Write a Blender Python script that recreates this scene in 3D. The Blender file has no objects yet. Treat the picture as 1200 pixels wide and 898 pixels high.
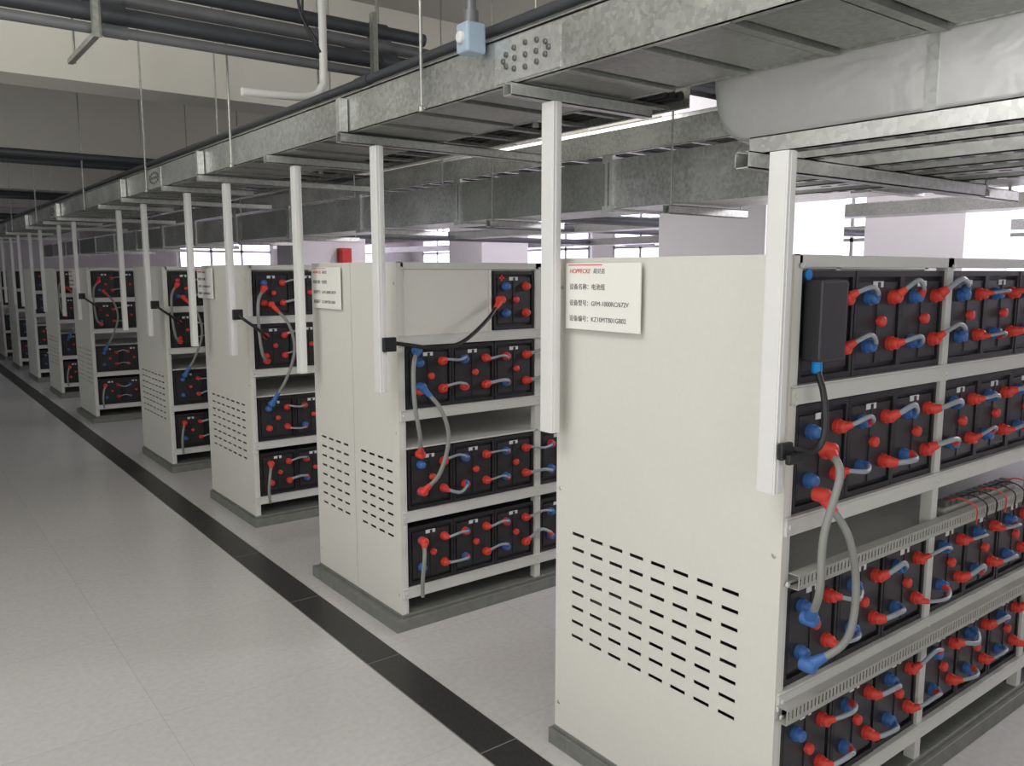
import bpy, math, random
from mathutils import Vector, Matrix
random.seed(7)
C = bpy.context.scene.collection
scene = bpy.context.scene
try:
    scene.view_settings.view_transform = 'Standard'
except Exception:
    pass

# ------------------------------------------------------------ materials
def mat(name, col, rough=0.5, metal=0.0, nscale=0, namt=0.0, bump=0.0, emis=None, estr=0, spec=None):
    m = bpy.data.materials.new(name); m.use_nodes = True
    nt = m.node_tree; b = nt.nodes["Principled BSDF"]
    b.inputs["Base Color"].default_value = (*col, 1)
    b.inputs["Roughness"].default_value = rough
    b.inputs["Metallic"].default_value = metal
    if spec is not None: b.inputs["Specular IOR Level"].default_value = spec
    if emis:
        b.inputs["Emission Color"].default_value = (*emis, 1)
        b.inputs["Emission Strength"].default_value = estr
    if nscale:
        tc = nt.nodes.new("ShaderNodeNewGeometry")
        n = nt.nodes.new("ShaderNodeTexNoise"); n.inputs["Scale"].default_value = nscale
        n.inputs["Detail"].default_value = 4
        nt.links.new(tc.outputs["Position"], n.inputs["Vector"])
        mx = nt.nodes.new("ShaderNodeMix"); mx.data_type = 'RGBA'
        mx.inputs[6].default_value = (*[max(0, c*(1-namt)) for c in col], 1)
        mx.inputs[7].default_value = (*[min(1, c*(1+namt)) for c in col], 1)
        nt.links.new(n.outputs["Fac"], mx.inputs[0])
        nt.links.new(mx.outputs[2], b.inputs["Base Color"])
        if bump:
            bp = nt.nodes.new("ShaderNodeBump"); bp.inputs["Strength"].default_value = bump
            bp.inputs["Distance"].default_value = 0.004
            nt.links.new(n.outputs["Fac"], bp.inputs["Height"])
            nt.links.new(bp.outputs["Normal"], b.inputs["Normal"])
    return m

def galv(name, col, rough=0.42, metal=0.75, lo=0.85, hi=1.08, sp=0.2, bump=0.0, bs=9):
    m = bpy.data.materials.new(name); m.use_nodes = True
    nt = m.node_tree; b = nt.nodes["Principled BSDF"]
    g = nt.nodes.new("ShaderNodeNewGeometry")
    v = nt.nodes.new("ShaderNodeTexVoronoi"); v.inputs["Scale"].default_value = 70
    n = nt.nodes.new("ShaderNodeTexNoise"); n.inputs["Scale"].default_value = 3.5; n.inputs["Detail"].default_value = 5
    nt.links.new(g.outputs["Position"], v.inputs["Vector"]); nt.links.new(g.outputs["Position"], n.inputs["Vector"])
    sep = nt.nodes.new("ShaderNodeSeparateColor"); nt.links.new(v.outputs["Color"], sep.inputs[0])
    ad = nt.nodes.new("ShaderNodeMath"); ad.operation = 'MULTIPLY_ADD'; ad.inputs[1].default_value = sp
    nt.links.new(sep.outputs[0], ad.inputs[0]); nt.links.new(n.outputs["Fac"], ad.inputs[2])
    r = nt.nodes.new("ShaderNodeValToRGB")
    r.color_ramp.elements[0].position = 0.35; r.color_ramp.elements[0].color = (*[c*lo for c in col], 1)
    r.color_ramp.elements[1].position = 0.85; r.color_ramp.elements[1].color = (*[min(1, c*hi) for c in col], 1)
    nt.links.new(ad.outputs[0], r.inputs[0]); nt.links.new(r.outputs[0], b.inputs["Base Color"])
    b.inputs["Metallic"].default_value = metal; b.inputs["Roughness"].default_value = rough
    if bump:
        w = nt.nodes.new("ShaderNodeTexNoise"); w.inputs["Scale"].default_value = bs; w.inputs["Detail"].default_value = 3
        w.inputs["Distortion"].default_value = 1.2
        nt.links.new(g.outputs["Position"], w.inputs["Vector"])
        bp = nt.nodes.new("ShaderNodeBump"); bp.inputs["Strength"].default_value = bump; bp.inputs["Distance"].default_value = 0.02
        nt.links.new(w.outputs["Fac"], bp.inputs["Height"]); nt.links.new(bp.outputs["Normal"], b.inputs["Normal"])
    return m

M_panel = mat("powder_coat_cream", (0.67, 0.66, 0.60), 0.42, 0, 60, 0.03, 0.05)
M_frame = mat("powder_coat_frame", (0.60, 0.60, 0.56), 0.4, 0, 30, 0.04)
M_trunk = mat("white_trunking", (0.76, 0.76, 0.73), 0.4, 0.1, 12, 0.03)
M_base = mat("plinth_grey_metal", (0.19, 0.195, 0.175), 0.6, 0.2, 22, 0.3, 0.3)
M_galv = galv("galvanised_steel", (0.60, 0.61, 0.58), 0.32, 0.8, 0.66, 1.15, 0.3, 0.2, 5)
M_galvd = galv("galvanised_steel_dull", (0.42, 0.435, 0.40), 0.4, 0.75, 0.75, 1.1, 0.3)
M_galvb = galv("galvanised_sheet_bright", (0.70, 0.71, 0.68), 0.33, 0.75, 0.75, 1.1, 0.3)
M_foil = galv("foil_clad_duct", (0.74, 0.74, 0.725), 0.36, 0.65, 0.93, 1.04, 0.12, 0.22, 3.5)
M_bolt = mat("bolt_dark", (0.16, 0.16, 0.15), 0.4, 0.6)
M_black = mat("battery_case_black", (0.015, 0.014, 0.016), 0.48, 0, 40, 0.2)
M_blackf = mat("battery_lid_dark", (0.024, 0.023, 0.026), 0.42, 0, 40, 0.15)
M_red = mat("cap_red", (0.64, 0.050, 0.032), 0.5)
M_blue = mat("cap_blue", (0.045, 0.14, 0.38), 0.5)
M_grey = mat("cable_grey", (0.24, 0.245, 0.225), 0.5, 0, 30, 0.1)
M_linkg = mat("link_sleeve_grey", (0.30, 0.33, 0.36), 0.4)
M_cblack = mat("cable_black", (0.012, 0.012, 0.013), 0.45)
M_white = mat("label_white", (0.7, 0.7, 0.7), 0.5)
M_sign = mat("sign_white", (0.84, 0.83, 0.77), 0.35)
M_txt = mat("sign_text_dark", (0.10, 0.10, 0.10), 0.6)
M_txtr = mat("sign_text_red", (0.62, 0.04, 0.04), 0.5)
M_sky = mat("sticker_blue", (0.0, 0.22, 0.6), 0.4)
M_duct = mat("slotted_duct_plastic", (0.38, 0.375, 0.335), 0.55)
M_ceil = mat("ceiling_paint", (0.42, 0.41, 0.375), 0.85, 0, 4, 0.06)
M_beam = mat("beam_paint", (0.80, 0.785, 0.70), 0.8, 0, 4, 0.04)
M_wall = mat("wall_paint", (0.52, 0.51, 0.50), 0.85, 0, 4, 0.05)
M_col = mat("column_paint", (0.82, 0.80, 0.82), 0.7, 0, 4, 0.03)
M_pipe = mat("pipe_dark", (0.075, 0.08, 0.088), 0.4, 0.3, 10, 0.2)
M_pipeg = mat("pipe_grey", (0.17, 0.175, 0.18), 0.4, 0.3, 10, 0.2)
M_pipew = mat("pipe_white", (0.7, 0.7, 0.66), 0.45)
M_stripe = mat("dark_border_tile", (0.034, 0.034, 0.033), 0.4, 0, 90, 0.7)
M_grout = mat("border_grout", (0.22, 0.22, 0.21), 0.8)
M_glow = mat("window_glow", (0.8, 0.75, 0.95), 0.5, emis=(0.88, 0.80, 1.0), estr=3.4)
M_redb = mat("fire_cabinet_red", (0.6, 0.02, 0.02), 0.4)
M_sens = mat("sensor_blue_grey", (0.36, 0.46, 0.55), 0.4)

# floor
M_floor = bpy.data.materials.new("floor_tiles"); M_floor.use_nodes = True
nt = M_floor.node_tree; b = nt.nodes["Principled BSDF"]
g = nt.nodes.new("ShaderNodeNewGeometry")
br = nt.nodes.new("ShaderNodeTexBrick"); br.offset = 0.0; br.squash = 1.0
br.inputs["Scale"].default_value = 1.0
br.inputs["Brick Width"].default_value = 0.8; br.inputs["Row Height"].default_value = 0.8
br.inputs["Mortar Size"].default_value = 0.0018; br.inputs["Mortar Smooth"].default_value = 0.6
br.inputs["Color1"].default_value = (0.58, 0.565, 0.55, 1); br.inputs["Color2"].default_value = (0.595, 0.58, 0.565, 1)
br.inputs["Mortar"].default_value = (0.46, 0.445, 0.43, 1)
mp = nt.nodes.new("ShaderNodeMapping"); mp.inputs["Location"].default_value = (0.1, 0.2, 0)
nt.links.new(g.outputs["Position"], mp.inputs["Vector"]); nt.links.new(mp.outputs[0], br.inputs["Vector"])
ns = nt.nodes.new("ShaderNodeTexNoise"); ns.inputs["Scale"].default_value = 40; ns.inputs["Detail"].default_value = 8
nt.links.new(g.outputs["Position"], ns.inputs["Vector"])
mx = nt.nodes.new("ShaderNodeMix"); mx.data_type = 'RGBA'; mx.blend_type = 'MULTIPLY'; mx.inputs[0].default_value = 1
rp = nt.nodes.new("ShaderNodeValToRGB"); rp.color_ramp.elements[0].position = 0.3; rp.color_ramp.elements[0].color = (0.93, 0.93, 0.93, 1); rp.color_ramp.elements[1].position = 0.7; rp.color_ramp.elements[1].color = (1.04, 1.04, 1.04, 1)
nt.links.new(ns.outputs["Fac"], rp.inputs[0])
nt.links.new(br.outputs["Color"], mx.inputs[6]); nt.links.new(rp.outputs[0], mx.inputs[7])
nt.links.new(mx.outputs[2], b.inputs["Base Color"])
b.inputs["Roughness"].default_value = 0.24

# ------------------------------------------------------------ mesh builder
class MB:
    def __init__(s): s.v = []; s.f = []; s.m = []; s.sm = []
    def add(s, vs, fs, mi=0, smooth=False):
        o = len(s.v); s.v += [tuple(v) for v in vs]
        for f in fs:
            s.f.append(tuple(i+o for i in f)); s.m.append(mi); s.sm.append(smooth)
    def box(s, x0, x1, y0, y1, z0, z1, mi=0):
        v = [(x0,y0,z0),(x1,y0,z0),(x1,y1,z0),(x0,y1,z0),(x0,y0,z1),(x1,y0,z1),(x1,y1,z1),(x0,y1,z1)]
        s.add(v, [(0,3,2,1),(4,5,6,7),(0,1,5,4),(1,2,6,5),(2,3,7,6),(3,0,4,7)], mi); return s
    def tube(s, pts, rad, seg=10, mi=0, cap=True):
        pts = [Vector(p) for p in pts]; n = len(pts)
        rads = rad if isinstance(rad, (list, tuple)) else [rad]*n
        vs = []; fs = []; prev = None
        for i, p in enumerate(pts):
            if i == 0: d = pts[1]-pts[0]
            elif i == n-1: d = pts[-1]-pts[-2]
            else: d = (pts[i+1]-pts[i]).normalized()+(pts[i]-pts[i-1]).normalized()
            if d.length < 1e-7: d = Vector((0,0,1))
            d.normalize()
            if prev is None:
                a = Vector((0,0,1)) if abs(d.z) < 0.9 else Vector((1,0,0))
                u = d.cross(a).normalized()
            else:
                u = (prev - d*prev.dot(d)).normalized()
            prev = u; w = d.cross(u)
            for k in range(seg):
                t = 2*math.pi*k/seg
                vs.append(p+(u*math.cos(t)+w*math.sin(t))*rads[i])
        for i in range(n-1):
            for k in range(seg):
                a = i*seg+k; b2 = i*seg+(k+1) % seg
                fs.append((a, b2, b2+seg, a+seg))
        s.add(vs, fs, mi, True)
        if cap:
            s.add(vs[:seg], [tuple(range(seg))[::-1]], mi); s.add(vs[-seg:], [tuple(range(seg))], mi)
        return s
    def knob(s, c, d, r, h, mi=0, seg=12):
        c = Vector(c); d = Vector(d).normalized()
        s.tube([c, c+d*h*0.75, c+d*h*0.93, c+d*h], [r, r, r*0.85, r*0.5], seg, mi); return s
    def slots(s, us, vs_, fn, mi=0):
        for (a, b2, h1) in us:
            for (c, d, h2) in vs_:
                if h1 and h2: continue
                s.add([fn(a, c), fn(b2, c), fn(b2, d), fn(a, d)], [(0,1,2,3)], mi)
        return s
    def mesh(s, name, mats):
        me = bpy.data.meshes.new(name); me.from_pydata(s.v, [], s.f)
        for m in mats: me.materials.append(m)
        me.polygons.foreach_set("material_index", s.m)
        me.polygons.foreach_set("use_smooth", s.sm)
        me.validate(); me.update(); return me

def ob(name, mb, mats, parent=None, loc=(0,0,0), label=None, cat=None, group=None, kind=None, bevel=0, solid=0):
    if not isinstance(mats, (list, tuple)): mats = [mats]
    data = mb.mesh(name, mats) if isinstance(mb, MB) else mb
    o = bpy.data.objects.new(name, data); C.objects.link(o); o.location = loc
    if parent: o.parent = parent
    if label: o["label"] = label
    if cat: o["category"] = cat
    if group: o["group"] = group
    if kind: o["kind"] = kind
    if solid:
        md = o.modifiers.new("s", 'SOLIDIFY'); md.thickness = solid; md.offset = 0
    if bevel:
        md = o.modifiers.new("b", 'BEVEL'); md.width = bevel; md.segments = 2; md.limit_method = 'ANGLE'
    return o

def empty(name, loc, label, cat, group=None):
    o = bpy.data.objects.new(name, None); C.objects.link(o); o.location = loc; o.empty_display_size = 0.1
    o["label"] = label; o["category"] = cat
    if group: o["group"] = group
    return o

def clone(root, loc, rot=None, label=None, scale=None):
    n = root.copy(); C.objects.link(n); n.location = loc
    if rot: n.rotation_euler = rot
    if scale: n.scale = scale
    if label: n["label"] = label
    for ch in [c for c in root.children]:
        k = ch.copy(); k.parent = n; C.objects.link(k)
    return n

def smooth(pts, n=6):
    P = [Vector(p) for p in pts]; P = [P[0]*2-P[1]]+P+[P[-1]*2-P[-2]]
    out = []
    for i in range(1, len(P)-2):
        for k in range(n):
            t = k/n
            out.append(0.5*((2*P[i])+(P[i+1]-P[i-1])*t+(2*P[i-1]-5*P[i]+4*P[i+1]-P[i+2])*t*t+(3*P[i]-P[i-1]-3*P[i+1]+P[i+2])*t**3))
    out.append(P[-2]); return out

# ------------------------------------------------------------ room
XL, XR, YB, YF, ZC = -3.5, 13.0, -3.5, 22.0, 3.75
ob("floor", MB().box(XL, XR, YB, YF, -0.1, 0), M_floor, kind="structure")
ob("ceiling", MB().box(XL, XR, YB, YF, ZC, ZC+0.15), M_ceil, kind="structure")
ob("wall_left", MB().box(XL-0.2, XL, YB, YF, 0, ZC), M_wall, kind="structure")
ob("wall_right", MB().box(XR, XR+0.2, YB, YF, 0, ZC), M_wall, kind="structure")
ob("wall_back", MB().box(XL, XR, YF, YF+0.2, 0, ZC), M_wall, kind="structure")
ob("wall_front", MB().box(XL, XR, YB-0.2, YB, 0, ZC), M_wall, kind="structure")
st = MB()
y = YB
while y < YF:
    st.box(1.480, 1.628, y+0.003, min(YF, y+0.8)-0.003, 0.0, 0.003, 0); y += 0.8
st.box(1.477, 1.631, YB, YF, 0.0, 0.0022, 1)
ob("trim_1", st, [M_stripe, M_grout], kind="structure")
for i, yb in enumerate([-2.2, 2.1, 6.3, 10.6, 14.9, 19.1]):
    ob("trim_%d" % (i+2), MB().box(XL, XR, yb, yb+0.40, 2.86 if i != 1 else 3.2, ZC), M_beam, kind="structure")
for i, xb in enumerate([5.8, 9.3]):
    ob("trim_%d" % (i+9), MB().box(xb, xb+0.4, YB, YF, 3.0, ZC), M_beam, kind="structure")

cm = MB().box(-.55, .55, -.55, .55, 0, ZC).mesh("column", [M_col])
for (cx, cy) in [(6.05, 4.5), (9.55, 4.58), (6.05, 13.2), (9.55, 13.2)]:
    ob("column", cm, None, loc=(cx, cy, 0), label="square off-white painted concrete column", cat="column", group="concrete columns")
wi = 1
def window(x0, x1, y0, y1, z0, z1, axis):
    global wi
    w = MB()
    w.box(x0, x1, y0, y1, z0, z1, 0)
    if axis == 'x':
        n = 4
        for k in range(n+1):
            yy = y0+(y1-y0)*k/n; w.box(x0-0.03, x0, yy-0.03, yy+0.03, z0, z1, 1)
        for zz in (z0, z1, (z0+z1)*0.55): w.box(x0-0.03, x0, y0, y1, zz-0.03, zz+0.03, 1)
    else:
        n = 3
        for k in range(n+1):
            xx = x0+(x1-x0)*k/n; w.box(xx-0.03, xx+0.03, y0-0.03, y0, z0, z1, 1)
        for zz in (z0, z1, (z0+z1)*0.55): w.box(x0, x1, y0-0.03, y0, zz-0.03, zz+0.03, 1)
    ob("window_%d" % wi, w, [M_glow, M_galvd], kind="structure"); wi += 1
for yy in (-1.5, 2.2, 6.0, 10.0, 14.0, 18.0):
    window(XR-0.03, XR, yy, yy+3.2, 1.0, 2.85, 'x')
for xx in (6.2, 9.6):
    window(xx, xx+2.4, YF-0.03, YF, 1.0, 2.85, 'y')

# ------------------------------------------------------------ battery prototypes
BW, BH, BD = 0.238, 0.274, 0.50
def batt_case(mb):
    w = BW/2-0.001
    mb.box(-w, w, 0.012, BD, 0, BH, 0)
    mb.box(-w, w, 0.0, 0.012, BH-0.016, BH, 0); mb.box(-w, w, 0.0, 0.012, 0, 0.016, 0)
    mb.box(-w, -w+0.012, 0.0, 0.012, 0.016, BH-0.016, 0); mb.box(w-0.012, w, 0.0, 0.012, 0.016, BH-0.016, 0)
    mb.box(-w+0.02, w-0.02, 0.004, 0.012, 0.03, BH-0.03, 1)
    mb.box(-0.006, 0.006, 0.001, 0.004, 0.03, BH-0.03, 1)
    return mb
ZT, ZB = 0.203, 0.078
TX = [(-0.052, ZT, 1), (-0.052, ZB, 1), (0.068, ZT, 0), (0.068, ZB, 0)]
case_me = batt_case(MB()).mesh("battery_case", [M_black, M_blackf])
def capmesh(m, name):
    k = MB(); k.knob((0, 0.004, 0), (0, -1, 0), 0.0165, 0.030, 0, 14)
    k.tube([(0, 0.004, 0), (0, -0.008, 0)], 0.0195, 14)
    return k.mesh(name, [m])
cap_r, cap_b = capmesh(M_red, "terminal_cap_red"), capmesh(M_blue, "terminal_cap_blue")
valve = MB().knob((0.008, 0.003, 0.140), (0, -1, 0), 0.015, 0.018, 0, 14).mesh("vent_valve", [M_red])
lab_me = MB().box(-0.028, 0.022, 0.0025, 0.0045, 0.230, 0.246).mesh("battery_label", [M_white])
def make_batt(blue, right_only=False):
    r = bpy.data.objects.new("battery", case_me); C.objects.link(r)
    for (x, z, kk) in TX:
        if right_only and x < 0: continue
        kk = kk and (z in blue)
        o = bpy.data.objects.new("terminal_cap", cap_b if kk else cap_r); C.objects.link(o); o.parent = r; o.location = (x, 0, z)
        o["label"] = "blue rubber terminal cap" if kk else "red rubber terminal cap"
    if not right_only:
        o = bpy.data.objects.new("vent_valve", valve); C.objects.link(o); o.parent = r; o["label"] = "round red vent valve"
        o = bpy.data.objects.new("label_sticker", lab_me); C.objects.link(o); o.parent = r; o["label"] = "small white paper label"
    r["label"] = "black lead-acid battery block with red and blue terminal caps" if blue else "black lead-acid battery block with red terminal caps"
    r["category"] = "battery"
    return r
PB = [make_batt((ZT, ZB)), make_batt((ZT,)), make_batt((ZB,)), make_batt(())]
PX = make_batt((), True)
SIMPLE = []
for blue in ((ZT, ZB), (ZB,), ()):
    sm = batt_case(MB())
    for (x, z, kk) in TX:
        sm.knob((x, 0.004, z), (0, -1, 0), 0.0165, 0.032, 3 if (kk and z in blue) else 2, 8)
    sm.knob((0.008, 0.003, 0.140), (0, -1, 0), 0.013, 0.02, 2, 8)
    sm.box(-0.028, 0.022, 0.0025, 0.0045, 0.230, 0.246, 4)
    SIMPLE.append(sm.mesh("battery_simple", [M_black, M_blackf, M_red, M_blue, M_white]))

def link_protos():
    out = []
    for bulge, lift, endc in ((0.032, 0.012, 1), (0.036, 0.024, 0), (0.030, -0.018, 1), (0.040, 0.004, 0), (0.034, 0.02, 1)):
        L = BW-0.12
        pts = smooth([(0, -0.020, 0), (0.014, -0.020-bulge*0.55, lift*0.35), (L/2, -0.020-bulge, lift), (L-0.014, -0.020-bulge*0.55, lift*0.35), (L, -0.020, 0)], 6)
        n = len(pts)
        r = bpy.data.objects.new("battery_link_cable", MB().tube(pts, 0.0062, 10).mesh("link_cable", [M_linkg])); C.objects.link(r)
        k1 = int(n*0.26); k2 = n-int(n*0.26)
        a = bpy.data.objects.new("boot", MB().tube(pts[:k1], [0.0128-0.005*i/k1 for i in range(k1)], 10).mesh("boot_red", [M_red])); C.objects.link(a); a.parent = r
        a["label"] = "red rubber cable boot"
        q = pts[k2:]
        m2 = M_blue if endc else M_red
        c = bpy.data.objects.new("boot", MB().tube(q, [0.0078+0.005*i/len(q) for i in range(len(q))], 10).mesh("boot_end", [m2])); C.objects.link(c); c.parent = r
        c["label"] = ("blue" if endc else "red")+" rubber cable boot"
        r["label"] = "short grey jumper cable with rubber boots linking two batteries"
        r["category"] = "cable"
        s2 = MB().tube(pts, 0.0065, 6).tube(pts[:k1], 0.012, 6, 1).tube(q, 0.012, 6, 2)
        out.append((r, s2.mesh("link_simple", [M_linkg, M_red, m2]), endc))
    return out
LINKS = link_protos()

# ------------------------------------------------------------ racks
ROWZ = [1.328, 1.000, 0.542, 0.190]
BAY = 0.76
TOP = 1.64
def text_mesh(body, size, x, z, m, shear=0.0, bold=0.0):
    cu = bpy.data.curves.new("t", 'FONT'); cu.body = body; cu.size = size; cu.extrude = 0.0004; cu.shear = shear; cu.offset = bold
    t = bpy.data.objects.new("t", cu); C.objects.link(t)
    bpy.context.view_layer.update()
    me = bpy.data.meshes.new_from_object(t.evaluated_get(bpy.context.evaluated_depsgraph_get()))
    bpy.data.objects.remove(t)
    for v in me.vertices:
        a, b2, c = v.co; v.co = (-c-0.0035, -(a+x), b2+z)
    me.materials.clear(); me.materials.append(m)
    for p in me.polygons: p.material_index = 0
    return me
def vent_panel(y0, y1, ncol, x, z0=0.07, z1=TOP, nrow=8, ys=None):
    mb = MB()
    s0, s1 = ys if ys else (y0+0.10, y1-0.08)
    pitch = (s1-s0)/ncol
    us = []; cur = y0
    for c in range(ncol):
        a = s0+pitch*c+pitch*0.18; b2 = a+pitch*0.64
        us.append((cur, a, False)); us.append((a, b2, True)); cur = b2
    us.append((cur, y1, False))
    vs_ = []; cur = z0
    for r in range(nrow):
        a = 0.415+r*0.0492; b2 = a+0.0105
        vs_.append((cur, a, False)); vs_.append((a, b2, True)); cur = b2
    vs_.append((cur, z1, False))
    mb.slots(us, vs_, lambda u, v: (x, u, v))
    mb.box(x, x+0.02, y0, y0+0.002, z0, z1); mb.box(x, x+0.02, y1-0.002, y1, z0, z1)
    mb.box(x, x+0.02, y0, y1, z1-0.002, z1)
    return mb

def slotted(x0, x1, yf, z0, z1):
    mb = MB()
    n = max(4, int((x1-x0)/0.0165)); us = []; cur = x0; p = (x1-x0)/n
    for k in range(n):
        a = x0+p*k+p*0.3; b2 = a+p*0.4
        us.append((cur, a, False)); us.append((a, b2, True)); cur = b2
    us.append((cur, x1, False))
    h = z1-z0
    mb.slots(us, [(z0, z0+h*0.3, False), (z0+h*0.3, z1-h*0.12, True), (z1-h*0.12, z1, False)], lambda u, v: (u, yf, v))
    mb.add([(x0, yf, z1), (x1, yf, z1), (x1, yf+0.03, z1), (x0, yf+0.03, z1)], [(0,1,2,3)])
    mb.add([(x0, yf, z0), (x1, yf, z0), (x1, yf+0.03, z0), (x0, yf+0.03, z0)], [(0,1,2,3)])
    return mb

def rack(px, y0, y1, bays, detail, batt_bays, split=False, blank=False, ncol=8, ys=None, label="", duct=False):
    R = empty("battery_rack", (px, y0, 0), label, "rack", "battery racks")
    def part(name, mb, m, **k):
        return ob(name, mb, m, parent=R, **k)
    D = y1-y0; L = 0.05+BAY*bays
    e = 0.014 if not split else 0.04
    pl = MB().box(-e, L+0.03, -0.02, 0.07, 0, 0.055).box(-e, L+0.03, D-0.07, D+0.02, 0, 0.055)
    pl.box(-e, 0.06, 0.07, D-0.07, 0, 0.055).box(L-0.05, L+0.03, 0.07, D-0.07, 0, 0.055)
    pl.box(-0.004, L+0.01, -0.004, D+0.004, 0.055, 0.07)
    part("plinth", pl, M_base, bevel=0.003)
    if split:
        h = D/2
        part("end_panel", vent_panel(0.0, h-0.003, 4, 0.0, ys=(0.05, h-0.05)), M_panel, solid=0.002)
        part("end_panel", vent_panel(h+0.003, D, 4, 0.0, ys=(h+0.05, D-0.05)), M_panel, solid=0.002)
    else:
        part("end_panel", vent_panel(0.0, D, ncol, 0.0, ys=ys), M_panel, solid=0.002)
    for zz in (0.16, 0.9, 1.55):
        for yy in (0.02, D-0.02):
            part("screw", MB().knob((0, yy, zz), (-1, 0, 0), 0.006, 0.005), M_galv)
    for b in range(bays+1):
        xx = 0.02+BAY*b
        w = 0.035 if b else 0.026
        for yy in (0.0, D-0.035):
            pm = MB()
            pm.box(xx-w/2, xx+w/2, yy, yy+0.035, 0.07, TOP)
            if yy == 0.0:
                for z in ROWZ:
                    for dz in (-0.025, BH+0.012):
                        pm.knob((xx, yy-0.006, z+dz), (0, -1, 0), 0.007, 0.006)
            part("post", pm, M_frame, bevel=0.002)
    part("top_rail", MB().box(0, L, 0, 0.035, TOP-0.03, TOP), M_frame, bevel=0.002)
    part("top_rail", MB().box(0, L, D-0.035, D, TOP-0.03, TOP), M_frame, bevel=0.002)
    part("back_sheet", MB().box(0.03, L-0.02, D-0.010, D-0.004, 0.10, TOP-0.03), M_panel)
    for i, z in enumerate(ROWZ):
        s = MB()
        s.box(0.005, L-0.01, 0.03, D-0.03, z-0.012, z-0.004)
        s.box(0.005, L-0.01, -0.008, 0.0, z-0.048, z-0.004)
        s.box(0.005, L-0.01, -0.008, 0.035, z-0.008, z-0.001)
        s.box(0.005, L-0.01, -0.004, 0.03, z-0.048, z-0.043)
        part("shelf", s, M_frame, bevel=0.0015)
    s = MB().box(0.005, L-0.01, 0.0, D-0.03, 0.822, 0.830).box(0.005, L-0.01, D-0.03, D-0.02, 0.83, 0.93)
    part("spacer_shelf", s, M_frame, bevel=0.0015)
    if duct:
        part("slotted_cable_duct", slotted(0.03, L-0.01, -0.032, 0.818, 0.854), M_duct, solid=0.002)
        part("slotted_cable_duct", slotted(0.0, L-0.01, -0.036, 0.472, 0.512), M_duct, solid=0.002)
    if blank:
        part("blank_cover", MB().box(0.035, 0.49, 0.004, 0.012, 1.30, TOP-0.032).box(0.49, 0.50, 0.0, 0.02, 1.30, TOP-0.032), M_panel, bevel=0.002)
    for b in range(batt_bays):
        for ri, z in enumerate(ROWZ):
            for k in range(3):
                if blank and b == 0 and ri == 0 and k < 2: continue
                xx = px+0.02+BAY*b+0.023+BW/2+k*(BW+0.0005)
                loc = (xx, y0+0.006+random.uniform(0, .003), z)
                if detail:
                    pr = PB[0] if duct and random.random() < 0.75 else random.choice(PB)
                    if duct and b == 0 and ri == 0 and k == 0: pr = PX
                    o = clone(pr, loc)
                else:
                    o = bpy.data.objects.new("battery", random.choice(SIMPLE)); C.objects.link(o); o.location = loc
                    o["label"] = PB[0]["label"]; o["category"] = "battery"
                o["group"] = "batteries in the racks"
                if (k < 2 or b < batt_bays-1):
                    if blank and b == 0 and ri == 0: continue
                    for (zz) in (ZT, ZB):
                        rr, smm, ec = random.choice(LINKS)
                        ll = (xx+0.068, loc[1], z+zz)
                        sc = (1 if k < 2 else 1.30, 1, random.choice((1, 1.3, 0.8)))
                        ry = random.uniform(-.08, .08)
                        if detail:
                            q = clone(rr, ll, rot=(random.uniform(-.5, .2), ry, 0), scale=sc)
                        else:
                            q = bpy.data.objects.new("battery_link_cable", smm); C.objects.link(q); q.location = ll
                            q.scale = sc
                            q["label"] = rr["label"]; q["category"] = "cable"
                        q["group"] = "battery jumper cables"
    return R

def lead(pts, r, m, ends=None, label="", name="battery_lead_cable"):
    P = smooth(pts, 7)
    o = ob(name, MB().tube(P, r, 12), m, label=label, cat="cable", group="battery lead cables")
    if ends:
        for (e, col) in zip((0, 1), ends):
            seg = P[:4] if e == 0 else P[-4:][::-1]
            k = MB().tube(seg, [0.017, 0.016, 0.013, 0.011], 12)
            d = Vector((0, -1, 0))
            k.knob(Vector(seg[0])+Vector((0, 0.02, 0)), d, 0.019, 0.040)
            ob("boot", k, M_red if col == 'r' else M_blue, parent=o, label=("red" if col == 'r' else "blue")+" rubber cable boot")
    return o

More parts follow.
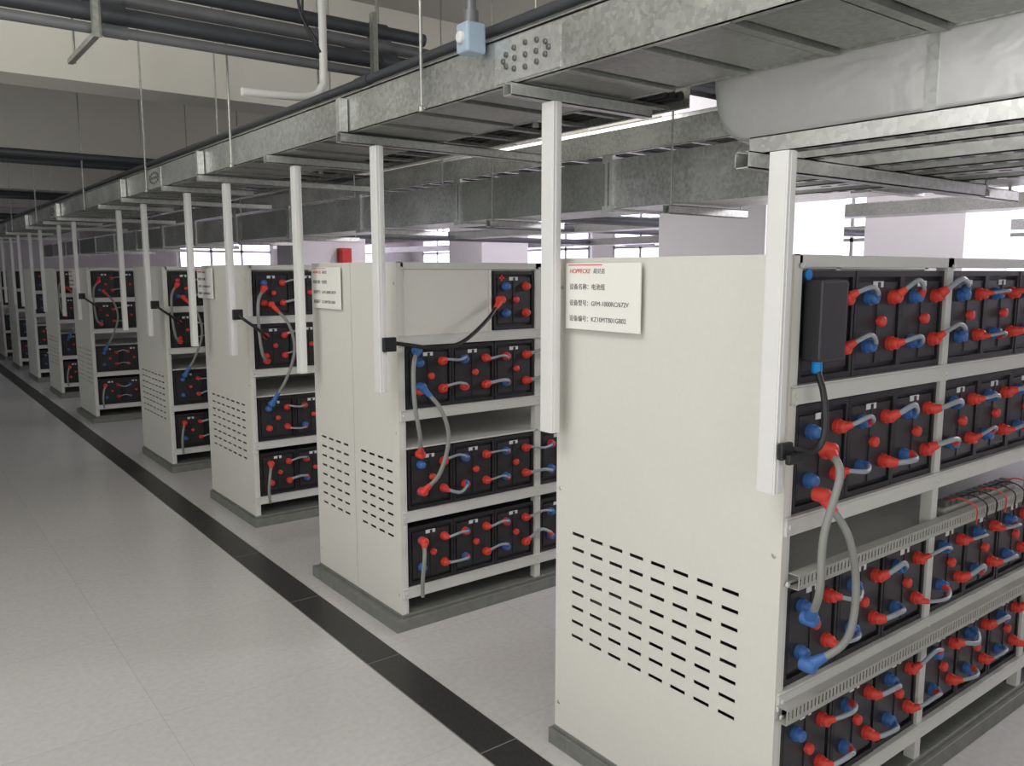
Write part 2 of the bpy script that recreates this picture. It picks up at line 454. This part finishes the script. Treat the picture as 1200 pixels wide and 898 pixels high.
RK = [
 (1.72, 1.15, 2.00, 3, True, 3, False, False),
 (1.76, 3.10, 3.96, 2, True, 2, True, True),
 (1.79, 4.98, 5.83, 2, True, 2, False, False),
 (1.78, 6.78, 7.68, 2, False, 2, False, False),
 (1.76, 9.55, 10.4, 2, False, 2, True, False),
 (1.78, 11.7, 12.55, 1, False, 1, False, False),
 (1.78, 13.6, 14.45, 1, False, 1, False, False),
 (1.78, 15.5, 16.35, 1, False, 1, False, False),
 (1.78, 17.4, 18.25, 1, False, 1, False, False),
]
for i, (px, y0, y1, nb, det, bb, sp, blk) in enumerate(RK):
    lab = "cream steel battery rack with slotted vent end panel on grey plinth"
    if sp: lab = "cream steel battery rack with end panel split in two vented halves"
    if blk: lab = "cream steel battery rack with two-part vented end and blank top cover"
    rack(px, y0, y1, nb, det, bb, split=sp, blank=blk, ncol=8 if i == 0 else 7,
         ys=(0.105, 0.785) if i == 0 else None, label=lab, duct=(i == 0))
    if i == 0: continue
    if i < 6:
        x = px; y = y0-0.03
        if i == 1:
            lead([(x+0.08, y, 1.26), (x+0.03, y-0.05, 1.2), (x+0.02, y-0.07, 1.05), (x+0.05, y-0.06, .9), (x+0.09, y, .80)], 0.0095, M_grey, "br", "thick grey lead cable looping down the rack front")
            lead([(x+0.10, y, 1.10), (x+0.16, y-0.06, 1.0), (x+0.19, y-0.07, .87), (x+0.15, y-0.06, .72), (x+0.10, y, .63)], 0.0095, M_grey, "br", "thick grey lead cable looping down the rack front")
        else:
            lead([(x+0.10, y, 1.50), (x+0.04, y-0.05, 1.42), (x+0.03, y-0.07, 1.25), (x+0.05, y-0.06, 1.1), (x+0.10, y, 1.05)], 0.0095, M_grey, "rr", "thick grey lead cable looping down the rack front")
            lead([(x+0.14, y, 1.40), (x+0.22, y-0.06, 1.28), (x+0.25, y-0.07, 1.12), (x+0.2, y-0.06, .95), (x+0.12, y, .78)], 0.0095, M_grey, "rb", "thick grey lead cable looping down the rack front")
        lead([(x+0.10, y, .40), (x+0.07, y-0.05, .34), (x+0.06, y-0.05, .25), (x+0.07, y-0.03, .16)], 0.009, M_grey, "r", "short grey cable hanging from the lowest battery row")

lead([(1.825, 1.10, 1.167), (1.785, 1.045, 1.12), (1.738, 1.05, .98), (1.732, 1.05, .84), (1.795, 1.11, .735)], 0.0095, M_grey, "rb", "thick grey lead cable looping down the rack front")
lead([(1.806, 1.10, 1.055), (1.83, 1.04, .96), (1.86, 1.03, .82), (1.845, 1.04, .69), (1.80, 1.11, .61)], 0.0095, M_grey, "rb", "thick grey lead cable looping down the rack front")
lead([(1.785, 1.12, 1.37), (1.775, 1.09, 1.30), (1.765, 1.08, 1.21), (1.73, 1.09, 1.175), (1.665, 1.115, 1.19)], 0.008, M_cblack, None, "black cable curving from module box to trunking")
ob("cable_clamp", MB().box(1.63, 1.675, 1.10, 1.115, 1.165, 1.205).box(1.64, 1.70, 1.085, 1.10, 1.155, 1.18), M_cblack, label="black cable clamp fixed to white trunking", cat="cable clamp", group="black cable clamps", bevel=0.004)
mod = ob("control_module_box", MB().box(1.765, 1.875, 1.100, 1.154, 1.385, 1.580), M_blackf, label="black plastic module box mounted over the first battery", cat="control box", bevel=0.006)
ob("connector", MB().knob((1.785, 1.12, 1.39), (0, 0, -1), 0.013, 0.035), M_sky, parent=mod, label="blue cable connector")
ob("sticker", MB().tube([(1.785, 1.1565, 1.593), (1.785, 1.152, 1.593)], 0.014, 20), M_sky, label="round blue sticker on black battery", cat="sticker")
lead([(2.30, 3.08, 1.47), (2.18, 3.03, 1.38), (2.02, 3.0, 1.29), (1.88, 3.0, 1.275), (1.78, 3.03, 1.29), (1.665, 3.06, 1.31)], 0.009, M_cblack, "r", "thick black cable sweeping from battery to trunking")
ob("cable_clamp", MB().box(1.64, 1.70, 3.0, 3.02, 1.27, 1.33), M_cblack, label="black cable clamp fixed to white trunking", cat="cable clamp", group="black cable clamps", bevel=0.004)
for yy in (4.93, 6.73, 9.5):
    lead([(1.665, yy-0.11, 1.36), (1.70, yy-0.14, 1.32), (1.78, yy-0.14, 1.26), (1.88, yy-0.02, 1.20)], 0.009, M_cblack, None, "black cable running from trunking into the rack")
    ob("cable_clamp", MB().box(1.64, 1.70, yy-0.13, yy-0.11, 1.32, 1.38), M_cblack, label="black cable clamp fixed to white trunking", cat="cable clamp", group="black cable clamps", bevel=0.004)
em = MB().box(2.305, 2.332, 3.098, 3.103, 1.566, 1.574).box(2.3145, 2.3225, 3.098, 3.103, 1.5565, 1.5835)
ob("cross_sticker", em, M_red, label="small red cross emblem sticker on battery", cat="sticker")

tb = ob("terminal_strip", MB().box(2.60, 3.12, 1.165, 1.215, 0.832, 0.862), M_duct, label="beige terminal strip with thin wires on the rack shelf", cat="terminal strip", bevel=0.003)
for k in range(12):
    xx = 2.62+k*0.041
    ob("connector", MB().box(xx, xx+0.026, 1.170, 1.20, 0.862, 0.882), M_pipeg, parent=tb, bevel=0.002, label="dark grey connector block")
for k in range(7):
    xx = 2.64+k*0.07
    ob("wire", MB().tube(smooth([(xx, 1.175, .88), (xx+0.01, 1.14, .893), (xx+0.03, 1.10, .87), (xx+0.06, 1.11, .81)], 5), 0.0025, 6), M_cblack if k % 3 else M_red, parent=tb, label="thin dark wire")

# ------------------------------------------------------------ signs
def sign(x, yl, z0, w=0.315, h=0.20, code="KZ10MTB01GB02"):
    s = ob("equipment_sign", MB().box(-0.003, 0.003, -w, 0, 0, h), M_sign, loc=(x, yl, z0), bevel=0.001,
           label="white equipment sign with red heading and black Chinese text", cat="sign", group="equipment signs")
    items = [("HOPPECKE", 0.0185, 0.018, h-0.030, M_txtr, 0.25, 0.0), ("荷贝克", 0.0165, 0.122, h-0.030, M_txt, 0.2, 0),
             ("设备名称：电池组", 0.0195, 0.018, h-0.078, M_txt, 0, 0), ("设备型号：GFM-1000RC/672V", 0.0195, 0.018, h-0.127, M_txt, 0, 0),
             ("设备编号："+code, 0.0195, 0.018, h-0.174, M_txt, 0, 0)]
    for (b2, sz, tx, tz, m, sh, bo) in items:
        me = text_mesh(b2, sz, tx, tz, m, sh, bo)
        o = bpy.data.objects.new("lettering", me); C.objects.link(o); o.parent = s
        o["label"] = "red heading lettering" if m is M_txtr else "black printed lettering"
    ob("heading_line", MB().box(-0.0042, -0.003, -0.16, -0.012, h-0.007, h-0.0045), M_txtr, parent=s, label="red line above heading")
    return s
sign(1.700, 1.938, 1.425)
sign(1.745, 3.92, 1.42, code="KZ10MTB01GB03")
sign(1.775, 5.88, 1.42, code="KZ10MTB01GB04")
sign(1.745, 10.45, 1.42, code="KZ10MTB01GB06")

# ------------------------------------------------------------ vertical trunking
def trunk(y, z0=1.09, z1=2.15, s=1.0):
    m = MB()
    m.box(-0.016, 0.016, -0.028*s, 0.028*s, 0, z1-z0)
    m.box(-0.018, -0.016, -0.023*s, 0.023*s, 0.0, z1-z0)
    m.box(-0.007, 0.007, -0.030*s, -0.028*s, 0.0, z1-z0)
    return ob("cable_trunking", m, M_trunk, loc=(1.65, y, z0), bevel=0.001, label="white vertical cable trunking hanging beside rack corner", cat="cable trunking", group="vertical cable trunkings")
trunk(1.145, 1.08, 1.868, 0.9); trunk(1.955, 1.10, 2.10)
for y in (3.05, 3.86): trunk(y, 1.10, 2.10)
for y in (4.85, 5.60, 6.7, 7.5, 9.45, 10.3, 11.6, 12.45, 13.5, 14.3, 15.4, 16.2, 17.3, 18.1): trunk(y, 1.11, 2.10)

# ------------------------------------------------------------ cable tray above aisle edge
tray = empty("cable_tray", (1.55, 0, 2.15), "galvanised steel cable tray running above the rack ends", "cable tray", "cable trays")
YT0, YT1 = 0.2, 21.5
TH = 0.14
ob("side_rail", MB().box(0, 0.003, YT0, YT1, 0, TH).box(0, 0.02, YT0, YT1, TH-0.003, TH).box(0, 0.02, YT0, YT1, 0, 0.003), M_galv, parent=tray)
ob("side_rail", MB().box(0.437, 0.44, YT0, YT1, 0, TH).box(0.42, 0.44, YT0, YT1, TH-0.003, TH), M_galv, parent=tray)
bt = MB()
y = YT0
while y < YT1-0.3:
    bt.box(0.003, 0.437, y, y+0.20, 0.004, 0.008); bt.box(0.003, 0.437, y+0.22, y+0.25, -0.004, 0.012); y += 0.27
ob("rungs", bt, M_galvd, parent=tray)
ob("cover", MB().box(-0.004, 0.444, YT0, YT1, TH+0.002, TH+0.006), M_galv, parent=tray)
y = 1.95
while y < 21:
    sp = MB().box(-0.004, 0.0, y-0.15, y+0.15, 0.010, TH-0.008)
    for k in range(12):
        a = 2*math.pi*k/12
        sp.knob((-0.003, y+0.105*math.cos(a), 0.071+0.034*math.sin(a)), (-1, 0, 0), 0.0085, 0.008, 1, 8)
    for k in (-0.05, 0, 0.05):
        sp.knob((-0.003, y+k, 0.071), (-1, 0, 0), 0.0085, 0.008, 1, 8)
    ob("splice_plate", sp, [M_galvb, M_bolt], parent=tray, label="splice plate with oval ring of bolts"); y += 4.0

def ladder(x, w, z, y0, y1, h=0.1, lab="galvanised ladder cable tray beside the main tray"):
    t = empty("cable_tray", (x, 0, z), lab, "cable tray", "cable trays")
    ob("side_rail", MB().box(0, 0.003, y0, y1, 0, h).box(0, 0.018, y0, y1, h-0.003, h).box(0, 0.018, y0, y1, 0, 0.003), M_galv, parent=t)
    ob("side_rail", MB().box(w-0.003, w, y0, y1, 0, h).box(w-0.018, w, y0, y1, h-0.003, h).box(w-0.018, w, y0, y1, 0, 0.003), M_galv, parent=t)
    r = MB(); y = y0+0.1
    while y < y1:
        r.box(0.003, w-0.003, y, y+0.035, 0.006, 0.022); y += 0.25
    ob("rungs", r, M_galv, parent=t)
    cbl = MB()
    nn = int((w-0.1)/0.045)
    for k in range(nn+1):
        xx = 0.05+k*(w-0.1)/nn
        cbl.tube([(xx, y0, 0.040), (xx+0.01, (y0+y1)/2, 0.040), (xx, y1, 0.040)], 0.018, 8)
    ob("cable_run", cbl, M_cblack, parent=t, label="black power cables lying on the rungs")
ladder(2.16, 0.45, 2.24, 2.25, 20.0)
ladder(3.60, 0.50, 2.30, -1.0, 20.0, 0.14, lab="galvanised ladder cable tray carrying black cables overhead")
ladder(4.55, 0.40, 2.55, -1.0, 20.0, 0.14, lab="galvanised ladder cable tray carrying black cables overhead")

def strut(x0, x1, y, z, label="galvanised strut channel crossing under the tray"):
    m = MB().box(0, x1-x0, -0.02, 0.02, 0.0, 0.003).box(0, x1-x0, -0.02, -0.017, 0.0, 0.038).box(0, x1-x0, 0.017, 0.02, 0.0, 0.038)
    m.box(0, x1-x0, -0.02, -0.010, 0.035, 0.038).box(0, x1-x0, 0.010, 0.02, 0.035, 0.038)
    return ob("strut_channel", m, M_galvb, loc=(x0, y, z), label=label, cat="strut channel", group="strut channels")
for j, y in enumerate((1.99, 3.10, 3.88, 4.91, 5.65, 6.75, 7.55, 9.5, 10.35, 11.65, 13.55, 15.45, 17.35)):
    strut(1.51, 2.66 if j % 2 else 2.1, y, 2.108)
    if y in (3.10, 4.91, 6.75, 9.5, 11.65, 15.45):
        h = MB().box(-0.018, 0.018, -0.016, 0.016, 0.0, 0.13)
        ob("hanger_bracket", h, M_galvb, loc=(1.527, y, 2.148), label="short galvanised bracket clamped to tray side", cat="bracket", group="tray hanger brackets", bevel=0.002)
for y in (2.5, 4.4, 6.1, 8.2, 10.9, 13.0, 15.0):
    for x in (1.53, 2.03):
        ob("threaded_rod", MB().tube([(0, 0, 0), (0, 0, ZC-2.14)], 0.006, 8).knob((0, 0, 0), (0, 0, 1), 0.013, 0.02), M_galvd, loc=(x, y, 2.14), label="thin threaded hanger rod from ceiling to tray", cat="hanger rod", group="threaded hanger rods")

# ------------------------------------------------------------ lower rectangular duct over racks
DH = 0.235
d2 = empty("cable_duct", (2.90, 0, 1.905), "galvanised rectangular cable duct running over the racks", "cable duct")
y = 0.35; j = 0
while y < 20:
    e = min(y+1.32, 20); j += 1
    ob("duct_section", MB().box(0, 0.40, y+0.002, e-0.002, 0, DH), M_galv if j % 3 else M_galvd, parent=d2, bevel=0.003)
    fl = MB().box(-0.012, 0.412, e-0.025, e-0.004, -0.012, DH+0.012).box(-0.012, 0.412, e+0.004, e+0.025, -0.012, DH+0.012)
    fl.box(-0.02, 0.0, e-0.035, e+0.035, DH-0.015, DH+0.02).box(-0.02, 0.0, e-0.035, e+0.035, -0.02, 0.015)
    ob("duct_flange", fl, M_galvb, parent=d2, label="bright bolted flange joint")
    y = e
for y in (1.35, 2.55, 3.9, 5.2, 6.6, 8.0, 9.6, 11.4, 13.2):
    strut(2.82, 3.38, y, 1.855, "galvanised strut channel carrying the duct")
    for x in (2.85, 3.35):
        ob("threaded_rod", MB().tube([(0, 0, 0), (0, 0, ZC-1.855)], 0.005, 8).knob((0, 0, 0.0), (0, 0, 1), 0.012, 0.02), M_galvd, loc=(x, y, 1.855), label="thin threaded hanger rod from ceiling to duct", cat="hanger rod", group="threaded hanger rods")

# wide foil-clad duct at the near end
wd = empty("ventilation_duct", (2.00, 0, 1.965), "wide smooth silver foil-clad air duct overhead", "air duct")
W = 0.82; R = 0.022; Hh = 0.48
def sect(ins):
    p = []
    w0, w1 = ins*0.25, W-ins*0.25
    for k in range(6):
        a = math.pi+k/5*math.pi/2; p.append((w0+R+R*math.cos(a), ins+R+R*math.sin(a)))
    for k in range(6):
        a = 1.5*math.pi+k/5*math.pi/2; p.append((w1-R+R*math.cos(a), ins+R+R*math.sin(a)))
    return p+[(w1, Hh), (w0, Hh)]
ys_ = [(-1.6, 0), (0.2, 0), (1.0, 0), (1.50, 0)]+[(1.50+0.15*math.sin(k/7*math.pi/2), 0.20*(1-math.cos(k/7*math.pi/2))) for k in range(1, 8)]
m = MB(); vs = []; n = 14
for (yy, ins) in ys_:
    for (a, c) in sect(ins):
        vs.append((a, yy+(0.30*(a/W) if yy >= 1.4 else 0), c))
fs = []
for i in range(len(ys_)-1):
    for k in range(n):
        a = i*n+k; c = i*n+(k+1) % n; fs.append((a, c, c+n, a+n))
m.add(vs, fs, 0, True); m.add(vs[-n:], [tuple(range(n))]); m.add(vs[:n], [tuple(range(n))])
o = ob("duct_shell", m, M_foil, parent=wd)
try:
    o.data.set_sharp_from_angle(angle=math.radians(35))
except Exception:
    pass
for yb in (0.1, 0.98):
    ob("seam_band", MB().box(-0.003, W+0.003, yb, yb+0.03, -0.003, Hh), M_galvb, parent=wd)

def rail(x, y0, y1, z, w=0.041, label="galvanised strut rail running lengthwise overhead"):
    m = MB().box(-w/2, w/2, y0, y1, 0, 0.003).box(-w/2, -w/2+0.003, y0, y1, 0, 0.041).box(w/2-0.003, w/2, y0, y1, 0, 0.041).box(-w/2, w/2, y0, y1, 0.038, 0.041)
    k = y0+0.1
    while k < y1-0.1:
        m.box(-0.008, 0.008, k, k+0.03, -0.001, 0.0, 1); k += 0.06
    return ob("strut_channel", m, [M_galvb, M_bolt], loc=(x, 0, z), label=label, cat="strut channel", group="strut channels")
rail(1.70, -0.3, 1.26, 1.874); rail(1.86, -0.3, 1.30, 1.874); rail(2.12, -0.3, 1.45, 1.874); rail(2.30, -0.3, 1.60, 1.874); rail(2.68, -0.3, 1.8, 1.874)
rail(2.48, -0.3, 1.7, 1.874, 0.10, "wide galvanised strip running lengthwise overhead")
strut(1.60, 2.80, 1.22, 1.834, "long galvanised strut channel spanning above the near rack")
for (x, y, z) in ((2.12, 1.32, 1.866), (2.68, 1.28, 1.866)):
    c = MB().box(-0.03, 0.03, -0.03, 0.03, 0.0, 0.006).knob((0, 0, 0.002), (0, 0, -1), 0.010, 0.012)
    ob("strut_clamp", c, M_galvd, loc=(x, y, z), label="small bolted clamp joining strut channels", cat="clamp", group="strut clamps")
ob("threaded_rod", MB().tube([(0, 0, 0), (0, 0, ZC-1.84)], 0.005, 8).knob((0, 0, 0.0), (0, 0, 1), 0.012, 0.02), M_galvd, loc=(2.85, 1.22, 1.84), label="thin threaded hanger rod from ceiling to strut", cat="hanger rod", group="threaded hanger rods")

# ------------------------------------------------------------ pipes
def pipe(name, pts, r, m, label, cat="pipe", group=None, couple=None):
    o = ob(name, MB().tube(pts, r, 16), m, label=label, cat=cat, group=group)
    if couple:
        for c in couple:
            a = Vector(c[0]); b2 = Vector(c[1])
            ob("coupling", MB().tube([a, b2], r*1.22, 16), m, parent=o)
    return o
for j, (y, z, r) in enumerate(((4.16, 2.665, 0.024), (4.20, 2.745, 0.040), (4.26, 2.84, 0.034), (4.30, 2.93, 0.036), (4.60, 2.86, 0.036))):
    pipe("ceiling_pipe", [(XL, y, z), (2.65, y, z)], r, M_pipeg if j in (0, 2) else M_pipe, "dark grey service pipe running under the ceiling", group="dark ceiling pipes",
         couple=[((0.9, y, z), (1.0, y, z)), ((2.3, y, z), (2.4, y, z))])
for xx in (0.85, 2.2):
    ob("pipe_support", MB().box(-0.012, 0.012, 4.05, 4.09, 0, 0.32).box(-0.012, 0.012, 4.05, 4.66, -0.025, 0.0), M_galvd, loc=(xx, 0, 2.63), label="galvanised bracket carrying the ceiling pipes", cat="pipe support", group="pipe supports")
    for yy in (4.07, 4.65):
        ob("threaded_rod", MB().tube([(0, 0, 0), (0, 0, ZC-2.61)], 0.006, 8), M_galvd, loc=(xx+0.019, yy, 2.61), label="thin hanger rod holding ceiling pipes", cat="hanger rod", group="threaded hanger rods")
pipe("ceiling_pipe", [(1.60, 0.0, 2.345), (1.60, 21, 2.345)], 0.017, M_pipe, "dark conduit running lengthwise just above the tray", group="dark ceiling pipes", couple=[((1.6, 3.0, 2.345), (1.6, 3.1, 2.345))])
pipe("ceiling_pipe", [(1.74, 0.0, 2.37), (1.74, 21, 2.37)], 0.022, M_pipeg, "dark conduit running lengthwise just above the tray", group="dark ceiling pipes")
for (yy, zz, rr_) in ((7.9, 2.56, 0.03), (9.0, 2.62, 0.03), (9.15, 2.66, 0.03), (12.4, 2.55, 0.03), (12.6, 2.6, 0.04), (16.0, 2.5, .05)):
    pipe("ceiling_pipe", [(XL, yy, zz), (5.0, yy, zz)], rr_, M_pipe, "dark grey service pipe running under the ceiling", group="dark ceiling pipes")
for (yy, zz) in ((2.75, 2.50), (2.9, 2.52)):
    pipe("ceiling_pipe", [(2.3, yy, zz), (5.6, yy, zz)], 0.03, M_pipe, "dark grey service pipe running under the ceiling", group="dark ceiling pipes")
pipe("drain_pipe", smooth([(1.42, 3.9, 2.425), (1.60, 3.9, 2.43), (1.76, 3.9, 2.445), (1.82, 3.9, 2.50), (1.83, 3.9, 2.62), (1.83, 3.9, 3.75)], 6), 0.019, M_pipew, "thin white drain pipe with elbow coming from ceiling")
for (x, y) in ((1.62, 3.62), (1.70, 3.76)):
    pp = smooth([(x, y, 3.75), (x+0.02, y, 3.2), (x-0.02, y+0.03, 2.8), (x+0.05, y, 2.62)], 6)
    ob("hanging_wire", MB().tube(pp, 0.007, 8), M_cblack, label="loose dark wire hanging from ceiling", cat="wire", group="loose hanging wires")

sb = empty("ceiling_sensor", (1.50, 2.16, 2.30), "pale blue-grey sensor box hung from a grey pipe", "sensor")
ob("housing", MB().box(-0.035, 0.035, -0.032, 0.032, -0.045, 0.045), M_sens, parent=sb, bevel=0.008)
ob("lens", MB().knob((-0.035, 0, 0.0), (-1, 0, 0), 0.018, 0.012), M_white, parent=sb)
ob("stem", MB().tube([(0, 0, 0.045), (0, 0, 3.2-2.30)], 0.016, 12).tube([(0, 0, .045), (0, 0, .08)], 0.024, 12), M_pipeg, parent=sb)

for i, (x, z) in enumerate(((7.9, 2.15), (11.0, 2.1))):
    t = empty("cable_tray", (x, 0, z), "galvanised cable tray across the far part of the hall", "cable tray", "far cable trays")
    ob("side_rail", MB().box(0, 0.35, 0.5, 20, 0, 0.12), M_galvd, parent=t)
    ob("rim", MB().box(-0.01, 0.36, 0.5, 20, 0.12, 0.13), M_galv, parent=t)
for (y, z) in ((6.2, 2.12), (8.9, 2.2), (11.9, 2.16)):
    pipe("ceiling_pipe", [(5.2, y, z), (12.8, y, z)], 0.05, M_pipe, "dark grey service pipe running across the hall", group="dark ceiling pipes")
ob("fire_hose_cabinet", MB().box(6.08, 6.28, 12.52, 12.65, 1.45, 1.98).box(6.10, 6.26, 12.51, 12.52, 1.48, 1.95), M_redb, label="red fire hose cabinet mounted on a column", cat="fire cabinet", bevel=0.01)

for r in PB+[PX]+[l[0] for l in LINKS]:
    for ch in list(r.children): bpy.data.objects.remove(ch)
    bpy.data.objects.remove(r)

# ------------------------------------------------------------ lights
def area(loc, rot, sx, sy, e, col=(1, 1, 1)):
    l = bpy.data.lights.new("area", 'AREA'); l.shape = 'RECTANGLE'; l.size = sx; l.size_y = sy; l.energy = e; l.color = col
    o = bpy.data.objects.new("ceiling_or_fill_light", l); C.objects.link(o); o.location = loc; o.rotation_euler = rot
    return o
area((-0.7, 1.6, 3.5), (0, 0, 0), 1.6, 2.4, 80, (1, 0.99, 0.97))
area((-3.2, 0.5, 2.0), (0, math.radians(-95), 0), 2.4, 4.5, 80, (0.99, 0.99, 1))  # added upright at the left wall as daylight from that side; no window built
area((-3.2, 11, 2.2), (0, math.radians(-100), 0), 1.8, 7.0, 20, (0.88, 0.95, 1))  # dim cool fill added at the left wall for the far aisle
area((0.2, -3.0, 2.0), (math.radians(95), 0, 0), 4.0, 2.0, 62, (0.97, 0.98, 1))  # unseen fill added behind the camera, aimed down the hall
area((-1.6, 2.9, 3.1), (math.radians(98), 0, math.radians(-15)), 2.0, 0.6, 48, (1, 0.99, 0.94))  # added only to brighten the beam faces, aimed along the hall
area((-1.2, 12.5, 3.5), (0, 0, 0), 0.8, 5.0, 20, (0.9, 0.96, 1))
area((4.6, 1.9, 2.25), (0, 0, 0), 1.0, 1.6, 10, (1, 0.98, 0.98))  # small fill added below ceiling level near the first column
area((4.25, 5.6, 2.9), (0, math.radians(-65), 0), 0.8, 2.5, 32, (1, 0.97, 0.99))  # added to brighten the aisle-side face of the first column, no fixture
area((8.2, 0.6, 3.0), (math.radians(45), 0, 0), 3.0, 1.2, 260, (0.97, 0.94, 1))  # strong fill added out of frame to make the columns bright
area((7.4, 9.0, 3.68), (0, 0, 0), 0.12, 6.0, 150, (0.96, 0.93, 1))  # lavender background fill, added and kept thin to look like a luminaire
area((11.2, 9.0, 3.68), (0, 0, 0), 0.12, 10.0, 120, (0.96, 0.93, 1))  # second added background fill, same thin strip shape
w = bpy.data.worlds.new("world"); scene.world = w; w.use_nodes = True
w.node_tree.nodes["Background"].inputs[0].default_value = (0.8, 0.85, 0.9, 1)
w.node_tree.nodes["Background"].inputs[1].default_value = 0.2

# ------------------------------------------------------------ camera
cd = bpy.data.cameras.new("camera"); cam = bpy.data.objects.new("camera", cd); C.objects.link(cam)
cd.sensor_width = 36; cd.lens = 967/1200*36; cd.clip_start = 0.05
cam.location = (0, 0, 1.6)
cam.rotation_euler = (math.radians(90-7.7), 0, math.radians(-37.5))
scene.camera = cam
